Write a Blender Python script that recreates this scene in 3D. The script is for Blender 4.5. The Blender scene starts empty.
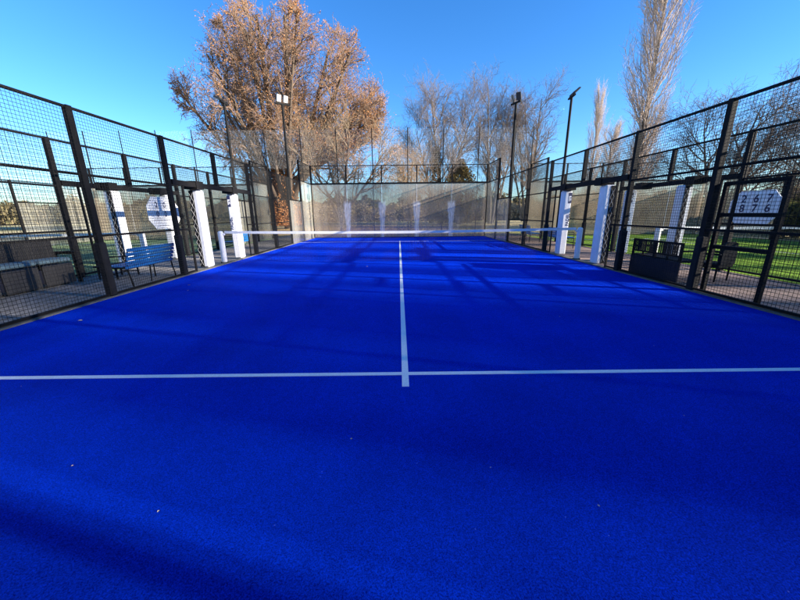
import bpy, math, random
import numpy as np
from mathutils import Vector, Matrix
S = bpy.context.scene
C = S.collection
R = math.radians

# ------------------------------------------------------------------ materials
def nt(name):
    m = bpy.data.materials.new(name); m.use_nodes = True
    t = m.node_tree; t.nodes.clear()
    out = t.nodes.new('ShaderNodeOutputMaterial')
    return m, t, out
def N(t, kind, **kw):
    n = t.nodes.new(kind)
    for k, v in kw.items(): setattr(n, k, v)
    return n
def noise(t, coord, scale, detail=3, rough=.55, mapping=None):
    n = N(t, 'ShaderNodeTexNoise'); n.inputs['Scale'].default_value = scale
    n.inputs['Detail'].default_value = detail; n.inputs['Roughness'].default_value = rough
    if mapping:
        mp = N(t, 'ShaderNodeMapping'); mp.inputs['Scale'].default_value = mapping
        t.links.new(coord, mp.inputs['Vector']); coord = mp.outputs[0]
    t.links.new(coord, n.inputs['Vector']); return n.outputs['Fac']
def ramp(t, fac, stops):
    r = N(t, 'ShaderNodeValToRGB'); e = r.color_ramp.elements
    while len(e) < len(stops): e.new(.5)
    for i, (p, c) in enumerate(stops):
        e[i].position = p; e[i].color = (*c, 1) if len(c) == 3 else c
    t.links.new(fac, r.inputs[0]); return r.outputs[0]
def mixc(t, fac, a, b, mode='MIX'):
    m = N(t, 'ShaderNodeMixRGB', blend_type=mode)
    for s, v in ((0, fac), (1, a), (2, b)):
        if isinstance(v, (int, float)): m.inputs[s].default_value = v
        elif isinstance(v, tuple): m.inputs[s].default_value = (*v, 1)
        else: t.links.new(v, m.inputs[s])
    return m.outputs[0]
def math_(t, op, a, b=None, c=None):
    m = N(t, 'ShaderNodeMath', operation=op)
    for s, v in ((0, a), (1, b), (2, c)):
        if v is None: continue
        if isinstance(v, (int, float)): m.inputs[s].default_value = v
        else: t.links.new(v, m.inputs[s])
    return m.outputs[0]
def mapr(t, v, a, b, c=0., d=1.):
    m = N(t, 'ShaderNodeMapRange'); m.interpolation_type = 'SMOOTHSTEP'
    t.links.new(v, m.inputs[0])
    for i, x in enumerate((a, b, c, d)): m.inputs[i + 1].default_value = x
    return m.outputs[0]
def bump(t, h, strength, dist):
    b = N(t, 'ShaderNodeBump'); b.inputs['Strength'].default_value = strength
    b.inputs['Distance'].default_value = dist; t.links.new(h, b.inputs['Height']); return b.outputs[0]
def basic(name, c1, c2=None, scale=8, rough=.6, metal=0, bmp=0, spec=.5, stretch=None, world=False):
    m, t, out = nt(name)
    p = N(t, 'ShaderNodeBsdfPrincipled'); t.links.new(p.outputs[0], out.inputs[0])
    p.inputs['Roughness'].default_value = rough; p.inputs['Metallic'].default_value = metal
    p.inputs['Specular IOR Level'].default_value = spec
    if world: co = N(t, 'ShaderNodeNewGeometry').outputs['Position']
    else: co = N(t, 'ShaderNodeTexCoord').outputs['Object']
    f = noise(t, co, scale, 5, .6, stretch)
    c2 = c2 or tuple(x * .7 for x in c1)
    t.links.new(ramp(t, f, [(.3, c1), (.7, c2)]), p.inputs['Base Color'])
    if bmp: t.links.new(bump(t, f, bmp, .01), p.inputs['Normal'])
    return m
M = {}
M['steel'] = basic('black_powder_coated_steel', (.006, .006, .007), (.011, .011, .011), 6, .65, spec=.1)
M['wire'] = basic('black_wire', (.006, .006, .006), (.010, .010, .010), 6, .6, spec=.2)
M['foam'] = basic('black_foam', (.008, .008, .009), (.015, .015, .016), 9, .85, spec=.2)
M['tape'] = basic('white_net_tape', (.78, .79, .8), (.66, .67, .68), 6, .6)
M['netcord'] = basic('black_net_cord', (.02, .02, .022), None, 5, .8)
M['stopnet'] = basic('grey_white_netting', (.8, .8, .78), (.7, .7, .68), 5, .7)
M['pad'] = basic('white_vinyl_pad', (.72, .73, .76), (.58, .59, .62), 5, .38, bmp=.15)
M['lace'] = basic('white_lace', (.45, .45, .44), None, 30, .7)
M['ink'] = basic('navy_ink', (.015, .02, .07), (.02, .025, .09), 8, .5)
M['white'] = basic('white_panel', (.78, .80, .83), (.70, .72, .76), 3, .35)
M['blue_wood'] = basic('blue_painted_slats', (.008, .11, .34), (.012, .14, .42), 4, .45, stretch=(1, .1, 4), bmp=.15)
M['blue_steel'] = basic('blue_bar', (.015, .15, .42), None, 4, .4)
M['rattan'] = None
M['cushion'] = basic('teal_grey_cushion', (.13, .20, .23), (.09, .15, .18), 10, .85, bmp=.2)
M['panel_grey'] = basic('weathered_grey_panel', (.045, .042, .042), (.028, .027, .028), 5, .7, stretch=(1, 6, 1), bmp=.1)
M['dark_panel'] = basic('dark_navy_sheet', (.008, .010, .024), (.012, .015, .032), 4, .6, spec=.25)
M['lamp_sunlit'] = basic('sunlit_floodlight_glass', (.72, .73, .72), (.6, .6, .6), 9, .15)  # lens glass with the sun's glare put into its base colour
M['lamp_shaded'] = basic('shaded_lens', (.035, .035, .04), (.02, .02, .022), 9, .3)  # shaded copy of the lens glass, darkened in its base colour
M['lampbody'] = basic('floodlight_body', (.03, .03, .03), (.018, .018, .018), 6, .4)
M['concrete'] = basic('kerb_concrete', (.13, .125, .11), (.07, .07, .062), 7, .9, bmp=.4, world=True)
M['leafbrown'] = basic('fallen_leaf', (.42, .30, .16), (.55, .48, .36), 9, .8)
M['line'] = basic('white_turf_line', (.80, .82, .84), (.60, .63, .70), 90, .9, bmp=.5, world=True)

def rattan():
    m, t, out = nt('dark_wicker'); p = N(t, 'ShaderNodeBsdfPrincipled'); t.links.new(p.outputs[0], out.inputs[0])
    co = N(t, 'ShaderNodeTexCoord').outputs['Object']
    w = N(t, 'ShaderNodeTexWave', wave_type='BANDS', bands_direction='Y'); w.inputs['Scale'].default_value = 14; w.inputs['Distortion'].default_value = .6
    t.links.new(co, w.inputs[0])
    t.links.new(ramp(t, w.outputs['Fac'], [(.25, (.006, .006, .007)), (.8, (.034, .030, .028))]), p.inputs['Base Color'])
    p.inputs['Roughness'].default_value = .6
    t.links.new(bump(t, w.outputs['Fac'], .8, .01), p.inputs['Normal']); return m
M['rattan'] = rattan()

def turf(name, ca, cb, speck):
    m, t, out = nt(name); p = N(t, 'ShaderNodeBsdfPrincipled'); t.links.new(p.outputs[0], out.inputs[0])
    co = N(t, 'ShaderNodeNewGeometry').outputs['Position']
    fine = noise(t, co, 150, 4, .85)
    mid = noise(t, co, 30, 4, .65)
    big = noise(t, co, .9, 4, .6)
    brush = noise(t, co, 1.3, 3, .6, (1, .16, 1))
    c = ramp(t, fine, [(.38, ca), (.60, cb)])
    c = mixc(t, .8, c, ramp(t, mid, [(.25, (.80, .80, .80)), (.75, (1.12, 1.12, 1.12))]), 'MULTIPLY')
    c = mixc(t, .7, c, ramp(t, big, [(.3, (.72, .72, .76)), (.7, (1.12, 1.12, 1.1))]), 'MULTIPLY')
    c = mixc(t, .55, c, ramp(t, brush, [(.3, (.78, .78, .82)), (.7, (1.12, 1.12, 1.1))]), 'MULTIPLY')
    v = N(t, 'ShaderNodeTexVoronoi'); v.inputs['Scale'].default_value = 42; t.links.new(co, v.inputs['Vector'])
    cr = N(t, 'ShaderNodeSeparateColor'); t.links.new(v.outputs['Color'], cr.inputs[0])
    pick = math_(t, 'GREATER_THAN', cr.outputs[0], .990)
    dot = math_(t, 'LESS_THAN', v.outputs['Distance'], .12)
    sp = math_(t, 'MULTIPLY', pick, dot)
    c = mixc(t, math_(t, 'MULTIPLY', sp, .55), c, speck)
    t.links.new(c, p.inputs['Base Color'])
    p.inputs['Roughness'].default_value = .9; p.inputs['Specular IOR Level'].default_value = .02
    h = math_(t, 'ADD', fine, math_(t, 'MULTIPLY', mid, .8))
    t.links.new(bump(t, h, 1.0, .018), p.inputs['Normal']); return m
M['turf_blue'] = turf('blue_sanded_turf', (.0, .007, .26), (.0, .062, .95), (.25, .35, .8))
M['turf_green'] = turf('green_turf', (.10, .20, .025), (.26, .42, .06), (.4, .45, .3))
M['turf_teal'] = turf('green_turf_left', (.15, .24, .10), (.33, .43, .21), (.4, .45, .3))

def paving(name, a, b, mortar):
    m, t, out = nt(name); p = N(t, 'ShaderNodeBsdfPrincipled'); t.links.new(p.outputs[0], out.inputs[0])
    co = N(t, 'ShaderNodeNewGeometry').outputs['Position']
    br = N(t, 'ShaderNodeTexBrick'); t.links.new(co, br.inputs['Vector'])
    br.inputs['Scale'].default_value = 1; br.inputs['Brick Width'].default_value = .21; br.inputs['Row Height'].default_value = .105
    br.inputs['Mortar Size'].default_value = .008; br.inputs['Color1'].default_value = (*a, 1)
    br.inputs['Color2'].default_value = (*b, 1); br.inputs['Mortar'].default_value = (*mortar, 1)
    big = noise(t, co, 1.6, 6, .7); fn = noise(t, co, 45, 4, .7)
    c = mixc(t, .8, br.outputs[0], ramp(t, big, [(.3, (.6, .6, .6)), (.7, (1.25, 1.22, 1.2))]), 'MULTIPLY')
    c = mixc(t, .7, c, ramp(t, fn, [(.3, (.6, .6, .6)), (.7, (1.3, 1.3, 1.3))]), 'MULTIPLY')
    t.links.new(c, p.inputs['Base Color']); p.inputs['Roughness'].default_value = .9
    t.links.new(bump(t, fn, .5, .006), p.inputs['Normal']); return m
M['pave_left'] = paving('grey_pavers', (.25, .235, .22), (.18, .17, .16), (.09, .085, .08))
M['pave_right'] = paving('reddish_pavers', (.30, .20, .155), (.22, .15, .12), (.10, .08, .07))

def meadow():
    m, t, out = nt('winter_meadow'); p = N(t, 'ShaderNodeBsdfPrincipled'); t.links.new(p.outputs[0], out.inputs[0])
    co = N(t, 'ShaderNodeNewGeometry').outputs['Position']
    a = noise(t, co, .12, 5, .6); b = noise(t, co, 3, 6, .7); f = noise(t, co, 40, 3, .7)
    c = ramp(t, a, [(.30, (.26, .31, .10)), (.44, (.46, .42, .20)), (.58, (.60, .50, .30))])
    c = mixc(t, .6, c, ramp(t, b, [(.3, (.6, .6, .55)), (.7, (1.25, 1.2, 1.1))]), 'MULTIPLY')
    c = mixc(t, .5, c, ramp(t, f, [(.3, (.6, .6, .6)), (.7, (1.3, 1.3, 1.3))]), 'MULTIPLY')
    # leaf litter under the large brown tree
    d = N(t, 'ShaderNodeVectorMath', operation='DISTANCE'); t.links.new(co, d.inputs[0]); d.inputs[1].default_value = (-10, 21, 0)
    near = mapr(t, d.outputs['Value'], 16, 8)
    lit = ramp(t, noise(t, co, 9, 5, .8), [(.35, (.30, .17, .07)), (.65, (.55, .40, .18))])
    c = mixc(t, math_(t, 'MULTIPLY', near, .85), c, lit)
    t.links.new(c, p.inputs['Base Color']); p.inputs['Roughness'].default_value = .95
    p.inputs['Specular IOR Level'].default_value = .1
    t.links.new(bump(t, f, .6, .03), p.inputs['Normal']); return m
M['meadow'] = meadow()

def glass(name, dirt, streak=False, c0=(.26, .20, .145), c1=(.42, .345, .255)):
    m, t, out = nt(name)
    geo = N(t, 'ShaderNodeNewGeometry').outputs['Position']
    tr = N(t, 'ShaderNodeBsdfTransparent'); tr.inputs[0].default_value = (.96, .96, .94, 1)
    df = N(t, 'ShaderNodeBsdfDiffuse')
    gl = N(t, 'ShaderNodeBsdfGlossy'); gl.inputs['Roughness'].default_value = .09; gl.inputs[0].default_value = (.92, .90, .86, 1)
    n1 = noise(t, geo, 1.1, 5, .6, (1, 1, .7)); n2 = noise(t, geo, 6, 5, .7, (1, 1, .25))
    t.links.new(ramp(t, n1, [(.3, c0), (.7, c1)]), df.inputs[0])
    fac = math_(t, 'MULTIPLY', ramp(t, n2, [(.25, (.55,) * 3), (.75, (1.25,) * 3)]), dirt)
    sy = N(t, 'ShaderNodeSeparateXYZ'); t.links.new(geo, sy.inputs[0])   # dirt thinned towards the near end so sun reaches the turf
    fac = math_(t, 'MULTIPLY', fac, mapr(t, sy.outputs[1], -4, 2, .08, 1.))
    if streak:
        sx = N(t, 'ShaderNodeSeparateXYZ'); t.links.new(geo, sx.inputs[0])
        X, Z = sx.outputs[0], sx.outputs[2]
        wob = math_(t, 'MULTIPLY', math_(t, 'SUBTRACT', noise(t, geo, 5, 4, .7, (.8, 1, 1)), .5), .20)
        mod = math_(t, 'FLOORED_MODULO', X, 2.0)
        d = math_(t, 'ABSOLUTE', math_(t, 'ADD', math_(t, 'SUBTRACT', mod, 1.0), wob))
        wz = mapr(t, Z, .4, 1.95, .15, .27)
        core = math_(t, 'LESS_THAN', d, wz)
        edge = math_(t, 'SUBTRACT', 1, mapr(t, math_(t, 'DIVIDE', d, wz), .55, 1.0))
        top = mapr(t, math_(t, 'ADD', Z, math_(t, 'MULTIPLY', wob, 2.)), 2.15, 1.85)
        inn = math_(t, 'LESS_THAN', math_(t, 'ABSOLUTE', X), 4.0)
        side = math_(t, 'LESS_THAN', math_(t, 'ABSOLUTE', math_(t, 'SUBTRACT', d, .0)), .5)
        str_ = math_(t, 'MULTIPLY', math_(t, 'MULTIPLY', edge, top), math_(t, 'MULTIPLY', inn, side))
        tex = ramp(t, noise(t, geo, 14, 4, .7, (1.6, 1, .2)), [(.3, (.35,) * 3), (.7, (1.,) * 3)])
        str_ = math_(t, 'MULTIPLY', str_, tex)
        fac = math_(t, 'MAXIMUM', fac, math_(t, 'MULTIPLY', str_, .95))
        cc = mixc(t, str_, df.inputs[0].links[0].from_socket, (.85, .86, .88))
        t.links.new(cc, df.inputs[0])
    m1 = N(t, 'ShaderNodeMixShader'); t.links.new(fac, m1.inputs[0]); t.links.new(tr.outputs[0], m1.inputs[1]); t.links.new(df.outputs[0], m1.inputs[2])
    lw = N(t, 'ShaderNodeLayerWeight'); lw.inputs[0].default_value = .25
    gf = math_(t, 'ADD', math_(t, 'MULTIPLY', lw.outputs['Fresnel'], .22), .13)
    m2 = N(t, 'ShaderNodeMixShader'); t.links.new(gf, m2.inputs[0]); t.links.new(m1.outputs[0], m2.inputs[1]); t.links.new(gl.outputs[0], m2.inputs[2])
    t.links.new(m2.outputs[0], out.inputs[0]); return m
M['glass_back'] = glass('dirty_glass_back', .60, True)
M['glass_side'] = glass('dirty_glass_side', .30, False, (.30, .30, .27), (.42, .42, .38))

def bark(name, a, b):
    return basic(name, a, b, 3, .9, bmp=.5, stretch=(3, 3, .6), world=True)
M['bark_brown'] = bark('bark_brown', (.12, .085, .06), (.07, .05, .038))
M['twig_brown'] = bark('twigs_brown', (.27, .18, .12), (.17, .11, .075))
M['twig_tan'] = bark('twigs_tan', (.28, .205, .13), (.19, .14, .09))
M['bark_grey'] = bark('bark_grey', (.19, .165, .14), (.11, .095, .08))
M['twig_grey'] = bark('twigs_grey', (.23, .18, .15), (.15, .118, .095))
M['twig_dark'] = bark('twigs_dark', (.22, .17, .14), (.14, .11, .09))
M['twig_poplar'] = bark('twigs_poplar', (.50, .41, .34), (.36, .28, .23))
def leafmat(name, cols, sc=1.5):
    m, t, out = nt(name)
    co = N(t, 'ShaderNodeNewGeometry').outputs['Position']
    f = noise(t, co, sc, 3, .8)
    c = ramp(t, f, [(i / (len(cols) - 1) * .5 + .25, x) for i, x in enumerate(cols)])
    d = N(t, 'ShaderNodeBsdfDiffuse'); t.links.new(c, d.inputs[0])
    tl = N(t, 'ShaderNodeBsdfTranslucent'); t.links.new(c, tl.inputs[0])
    mx = N(t, 'ShaderNodeMixShader'); mx.inputs[0].default_value = .3
    t.links.new(d.outputs[0], mx.inputs[1]); t.links.new(tl.outputs[0], mx.inputs[2]); t.links.new(mx.outputs[0], out.inputs[0])
    return m
M['leaf_orange'] = leafmat('dry_orange_leaves', [(.26, .115, .045), (.55, .27, .115), (.40, .20, .095)], 3)
M['ivy'] = leafmat('ivy_leaves', [(.035, .035, .012), (.11, .085, .03), (.19, .13, .06)], 4)
M['wood_olive'] = leafmat('far_olive', [(.09, .10, .05), (.22, .19, .10), (.36, .27, .16)], .25)
M['wood_tan'] = leafmat('far_tan', [(.40, .30, .19), (.52, .41, .27), (.34, .29, .16)], .2)
M['hedge'] = leafmat('hedge_green', [(.03, .045, .018), (.075, .085, .03), (.13, .10, .05)], .8)

# ------------------------------------------------------------------ mesh building
class MB:
    def __init__(s): s.v = []; s.f = []
    def add(s, vs, fs):
        n = len(s.v); s.v.extend(vs); s.f.extend([tuple(i + n for i in f) for f in fs])
    def box(s, x0, x1, y0, y1, z0, z1):
        vs = [(x, y, z) for z in (z0, z1) for y in (y0, y1) for x in (x0, x1)]
        s.add(vs, [(0, 2, 3, 1), (4, 5, 7, 6), (0, 1, 5, 4), (2, 6, 7, 3), (0, 4, 6, 2), (1, 3, 7, 5)])
    def bbox(s, x0, x1, y0, y1, z0, z1, b=.01):       # box with chamfered edges
        import itertools
        vs = []; idx = {}
        for sx, sy, sz in itertools.product((0, 1), repeat=3):
            for a in range(3):
                p = [(x0, x1)[sx], (y0, y1)[sy], (z0, z1)[sz]]
                for k in range(3):
                    if k != a: p[k] += b * (1 if (sx, sy, sz)[k] == 0 else -1)
                idx[(sx, sy, sz, a)] = len(vs); vs.append(tuple(p))
        fs = []
        for a in range(3):
            for sd in (0, 1):
                o = [k for k in range(3) if k != a]; q = []
                for u, w in ((0, 0), (1, 0), (1, 1), (0, 1)):
                    c = [0, 0, 0]; c[a] = sd; c[o[0]] = u; c[o[1]] = w; q.append(idx[(*c, a)])
                fs.append(tuple(q))
        for a in range(3):
            o = [k for k in range(3) if k != a]
            for u in (0, 1):
                for w in (0, 1):
                    q = []
                    for e, ax in ((0, o[0]), (0, o[1]), (1, o[1]), (1, o[0])):
                        c = [0, 0, 0]; c[a] = e; c[o[0]] = u; c[o[1]] = w; q.append(idx[(*c, ax)])
                    fs.append(tuple(q))
        for c in itertools.product((0, 1), repeat=3): fs.append(tuple(idx[(*c, a)] for a in range(3)))
        s.add(vs, fs)
    def tube(s, p0, p1, r0, r1=None, n=6, cap=True):
        r1 = r0 if r1 is None else r1
        p0 = Vector(p0); p1 = Vector(p1); d = (p1 - p0)
        if d.length < 1e-6: return
        d.normalize(); u = d.orthogonal().normalized(); w = d.cross(u)
        vs = []
        for p, r in ((p0, r0), (p1, r1)):
            for k in range(n):
                a = 2 * math.pi * k / n + math.pi / 4; vs.append(tuple(p + u * (r * math.cos(a)) + w * (r * math.sin(a))))
        fs = [(k, (k + 1) % n, n + (k + 1) % n, n + k) for k in range(n)]
        if cap: fs += [tuple(range(n))[::-1], tuple(range(n, 2 * n))]
        s.add(vs, fs)
    def poly(s, pts, r, n=8):
        for a, b in zip(pts[:-1], pts[1:]): s.tube(a, b, r, r, n)
    def prism(s, pts, axis, a, b):                     # outline in the other two axes, extruded
        n = len(pts); vs = []
        for h in (a, b):
            for p in pts:
                q = list(p); q.insert(axis, h); vs.append(tuple(q))
        s.add(vs, [tuple(range(n))[::-1], tuple(range(n, 2 * n))] + [(k, (k + 1) % n, n + (k + 1) % n, n + k) for k in range(n)])
    def build(s, name, mat, parent=None, smooth=False, loc=None):
        me = bpy.data.meshes.new(name); me.from_pydata(s.v, [], s.f)
        import bmesh
        if len(s.f) < 20000:
            bm = bmesh.new(); bm.from_mesh(me); bmesh.ops.recalc_face_normals(bm, faces=bm.faces); bm.to_mesh(me); bm.free()
        me.materials.append(mat)
        if smooth: me.polygons.foreach_set('use_smooth', [True] * len(me.polygons))
        me.update()
        o = bpy.data.objects.new(name, me); C.objects.link(o)
        if parent: o.parent = parent
        if loc: o.location = loc
        return o
def npmesh(name, v, f, mat, parent=None, smooth=False):
    me = bpy.data.meshes.new(name)
    v = np.asarray(v, np.float32); f = np.asarray(f, np.int32); k = f.shape[1]
    me.vertices.add(len(v)); me.vertices.foreach_set('co', v.ravel())
    me.loops.add(f.size); me.loops.foreach_set('vertex_index', f.ravel())
    me.polygons.add(len(f)); me.polygons.foreach_set('loop_start', np.arange(0, f.size, k, dtype=np.int32))
    try: me.polygons.foreach_set('loop_total', np.full(len(f), k, np.int32))
    except Exception: pass
    me.update(calc_edges=True); me.validate()
    me.materials.append(mat)
    if smooth: me.polygons.foreach_set('use_smooth', [True] * len(me.polygons))
    o = bpy.data.objects.new(name, me); C.objects.link(o)
    if parent: o.parent = parent
    return o
def tag(o, label=None, cat=None, group=None, kind=None):
    if label: o['label'] = label
    if cat: o['category'] = cat
    if group: o['group'] = group
    if kind: o['kind'] = kind
    return o
def empty(name, loc, label, cat, group=None, rz=0):
    o = bpy.data.objects.new(name, None); C.objects.link(o); o.location = loc; o.rotation_euler = (0, 0, rz)
    o.empty_display_size = .2
    return tag(o, label, cat, group)
def copy_tree(o, parent=None):
    c = o.copy(); C.objects.link(c); c.parent = parent
    for ch in list(o.children): copy_tree(ch, c)
    return c
def struct(name, mb, mat): return tag(mb.build(name, mat), kind='structure')

# ------------------------------------------------------------------ ground
b = MB(); b.box(-900, 900, -900, 900, -.3, -.012); struct('ground', b, M['meadow'])
def rect(x0, x1, y0, y1, z): m = MB(); m.box(x0, x1, y0, y1, z - .06, z); return m
struct('alley_paving_left', rect(-7.46, -5.16, -12, 13, .006), M['pave_left'])
struct('alley_paving_right', rect(5.16, 7.46, -12, 13, .006), M['pave_right'])
struct('rear_paving', rect(-20, 20, -14, -12.004, .006), M['pave_left'])
struct('court_turf', rect(-5, 5, -10, 10, .012), M['turf_blue'])
struct('green_court_turf_left', rect(-17.46, -7.5, -10, 10, .010), M['turf_teal'])
struct('green_court_turf_right', rect(7.5, 17.46, -10, 10, .010), M['turf_green'])
b = MB()
for s in (-1, 1): b.box(s * 5 if s > 0 else -5.16, 5.16 if s > 0 else -5, -10.16, 10.16, -.05, .035)
for s in (-1, 1): b.box(-5, 5, 10.0 if s > 0 else -10.16, 10.16 if s > 0 else -10.0, -.05, .035)
struct('court_kerb', b, M['concrete'])
L = MB(); z = .016
L.box(-5, -.029, -6.975, -6.925, .008, z); L.box(.029, 5, -6.975, -6.925, .008, z)
L.box(-5, -.029, 6.925, 6.975, .008, z); L.box(.029, 5, 6.925, 6.975, .008, z)
L.box(-.029, .029, -7.17, 7.17, .008, z)
struct('court_lines', L, M['line'])
for cx, nm in ((-12.5, 'left'), (12.5, 'right')):
    L = MB()
    for yy in (-6.95, 6.95): L.box(cx - 4.95, cx - .03, yy - .025, yy + .025, .004, .0145); L.box(cx + .03, cx + 4.95, yy - .025, yy + .025, .004, .0145)
    L.box(cx - .025, cx + .025, -7.15, 7.15, .004, .0145); struct('green_court_lines_' + nm, L, M['line'])

# ------------------------------------------------------------------ court enclosures
def wires(axis, a0, a1, z0, z1, off=0., step=.05, r=.0029):
    """welded mesh in the vertical plane; axis 'y' runs along y at x=off, 'x' runs along x at y=off"""
    m = MB()
    def P(a, z, o): return (off + o, a, z) if axis == 'y' else (a, off + o, z)
    n = max(1, round((a1 - a0) / step)); k = max(1, round((z1 - z0) / step))
    for i in range(n + 1):
        a = a0 + (a1 - a0) * i / n; m.tube(P(a, z0, 0), P(a, z1, 0), r, n=4, cap=False)
    for i in range(k + 1):
        z = z0 + (z1 - z0) * i / k; m.tube(P(a0, z, 2 * r), P(a1, z, 2 * r), r, n=4, cap=False)
    return m
def side_fence(label, group, sleeves=True):
    """stands along y at x=0, outward is +x"""
    t = empty('side_fence', (0, 0, 0), label, 'court fence', group)
    for y in (-8, -6, -4, -2, 0, 2, 4, 6, 8):
        if y == 0:
            m = MB(); m.box(.01, .09, -.05, .05, 2.16, 3.0); m.build('short_post', M['steel'], t); continue
        m = MB(); top = 4. if abs(y) >= 8 else 3.
        m.box(.0, .08, y - .045, y + .045, .0, top + .01); m.box(-.03, .14, y - .1, y + .1, .0, .014)
        po = m.build('post', M['steel'], t)
        if sleeves and abs(y) <= 4:
            m = MB(); m.bbox(-.022, .105, y - .068, y + .068, .03, .95, .02); m.build('foam_sleeve', M['foam'], po)
    def rail(y0, y1, z, h=.036, x0=.015, x1=.055):
        m = MB(); m.box(x0, x1, y0 + .046, y1 - .046, z - h / 2, z + h / 2); m.build('rail', M['steel'], t)
    for y0, y1 in ((-6, -4), (-4, -2), (2, 4), (4, 6)):
        for z in (.06, 1.06, 2.02, 2.985): rail(y0, y1, z)
        wires('y', y0 + .06, y1 - .06, .08, 2.97, -.006).build('mesh_panel', M['wire'], t)
    for y0, y1 in ((-2, 0), (0, 2)):
        rail(y0 if y0 else -.006, y1 if y1 else .006, 2.985)
        wires('y', y0 + .06 if y0 else .056, y1 - .06 if y1 else -.056, 2.18, 2.97, -.006).build('mesh_panel', M['wire'], t)
    m = MB(); m.box(-.02, .09, -1.94, 1.94, 2.04, 2.155)
    m.box(-.04, .30, -1.0, -.72, 2.002, 2.19); m.box(-.04, .30, .8, 1.1, 2.002, 2.19)
    m.build('lintel', M['steel'], t)
    for s in (-1, 1):
        m = MB(); m.box(.02, .055, min(s * 1.52, s * 1.56), max(s * 1.52, s * 1.56), 0, 2.04); m.build('gate_post', M['steel'], t)
        y0, y1 = (s * 1.56, s * 1.944) if s > 0 else (s * 1.944, s * 1.56)
        for z in (.06, 1.06):
            m = MB(); m.box(.018, .05, y0, y1, z - .018, z + .018); m.build('rail', M['steel'], t)
        wires('y', y0, y1, .08, 2.03, -.006).build('mesh_panel', M['wire'], t)
    for s in (-1, 1):
        a, c, e = sorted((6 * s, 8 * s)), sorted((8 * s, 10 * s)), None
        g = MB(); g.box(.0, .012, a[0] + .06, a[1] - .06, .04, 2.0); g.build('glass_panel', M['glass_side'], t)
        g = MB(); g.box(.0, .012, c[0] + .06, c[1] - .06, .04, 3.0); g.build('glass_panel', M['glass_side'], t)
        rail(a[0], a[1], 2.03, .05); rail(a[0], a[1], 2.985); rail(c[0], c[1], 3.03, .05); rail(c[0], c[1], 3.985)
        wires('y', a[0] + .06, a[1] - .06, 2.06, 2.97, -.006).build('mesh_panel', M['wire'], t)
        wires('y', c[0] + .06, c[1] - .06, 3.06, 3.97, -.006).build('mesh_panel', M['wire'], t)
    return t
def back_wall(label, group):
    """stands along x at y=0, outward is +y"""
    t = empty('back_wall', (0, 0, 0), label, 'glass wall', group)
    for x in (-5, -3, -1, 1, 3, 5):
        m = MB()
        if abs(x) == 5: m.box(x - .045 - (.02 if x < 0 else -.02), x + .045 + (.02 if x > 0 else -.02), .1, .19, 0, 4.0)
        else:
            m.box(x - .03, x + .03, .03, .10, 3.07, 3.99)
        m.build('post', M['steel'], t)
        if abs(x) < 5:
            m = MB(); m.box(x - .006, x + .006, -.004, .016, .04, 2.98); m.build('glass_joint', M['tape'], t)
    for i in range(5):
        x = -5 + 2 * i
        g = MB(); g.box(x + .012, x + 1.988, .0, .012, .04, 2.985); g.build('glass_panel', M['glass_back'], t)
        wires('x', x + .035, x + 1.965, 3.08, 3.96, .03, .05, .002).build('mesh_panel', M['wire'], t)
    m = MB(); m.box(-5.1, 5.1, -.02, .095, 2.99, 3.07); m.build('beam', M['steel'], t)
    m = MB(); m.box(-5.05, 5.05, .03, .07, 3.965, 4.0); m.build('top_rail', M['steel'], t)
    m = MB(); m.box(-4.99, 4.99, -.012, .05, .0, .04); m.build('bottom_rail', M['steel'], t)
    return t
sf = side_fence('black mesh fence along the right edge of the blue court, beside the dark bench', None)
sf.location = (5.03, 0, 0)
for x, rz, lab in ((-5.03, math.pi, 'black mesh fence along the left edge of the blue court, beside the blue bench'),
                   (-7.53, 0, 'black mesh fence of the left green court, carrying the left scoreboard'),
                   (7.53, math.pi, 'black mesh fence of the right green court, carrying the right scoreboard'),
                   (-17.47, math.pi, 'outermost fence on the left, far side of the left green court'),
                   (17.47, 0, 'outermost fence on the right, far side of the right green court')):
    c = copy_tree(sf); c.location = (x, 0, 0); c.rotation_euler.z = rz; c['label'] = lab
bw = back_wall('streaked glass wall with mesh top at the far end of the blue court', None); bw.location = (0, 10.0, 0)
for x, y, rz, lab in ((0, -10.05, math.pi, 'glass wall of the blue court right behind the photographer'),
                      (-12.5, 10.0, 0, 'glass wall at the far end of the left green court'),
                      (12.5, 10.0, 0, 'glass wall at the far end of the right green court')):
    c = copy_tree(bw); c.location = (x, y, 0); c.rotation_euler.z = rz; c['label'] = lab

# tall stop netting on thin poles above the far walls
t = empty('stop_netting', (0, 10.3, 0), 'tall pale ball netting on thin poles above the far glass walls', 'netting')
for i in range(15):
    x = -19.5 + 2 * i
    if i == 14: x = 7.5
    x = x if i < 14 else 7.5
    m = MB(); m.tube((x + .5 if i < 7 and False else x, 0, 0), (x, 0, 5.95), .027, .024, 8); m.build('pole', M['steel'], t)
m = MB()
for i in range(int(27 / .06) + 1):
    x = -19.5 + i * .06; m.tube((x, .03, 3.9), (x, .03, 5.9), .0009, n=4, cap=False)
for i in range(30):
    z = 3.9 + i * .069; m.tube((-19.5, .036, z), (7.5, .036, z), .0009, n=4, cap=False)
m.build('net', M['stopnet'], t)

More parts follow.
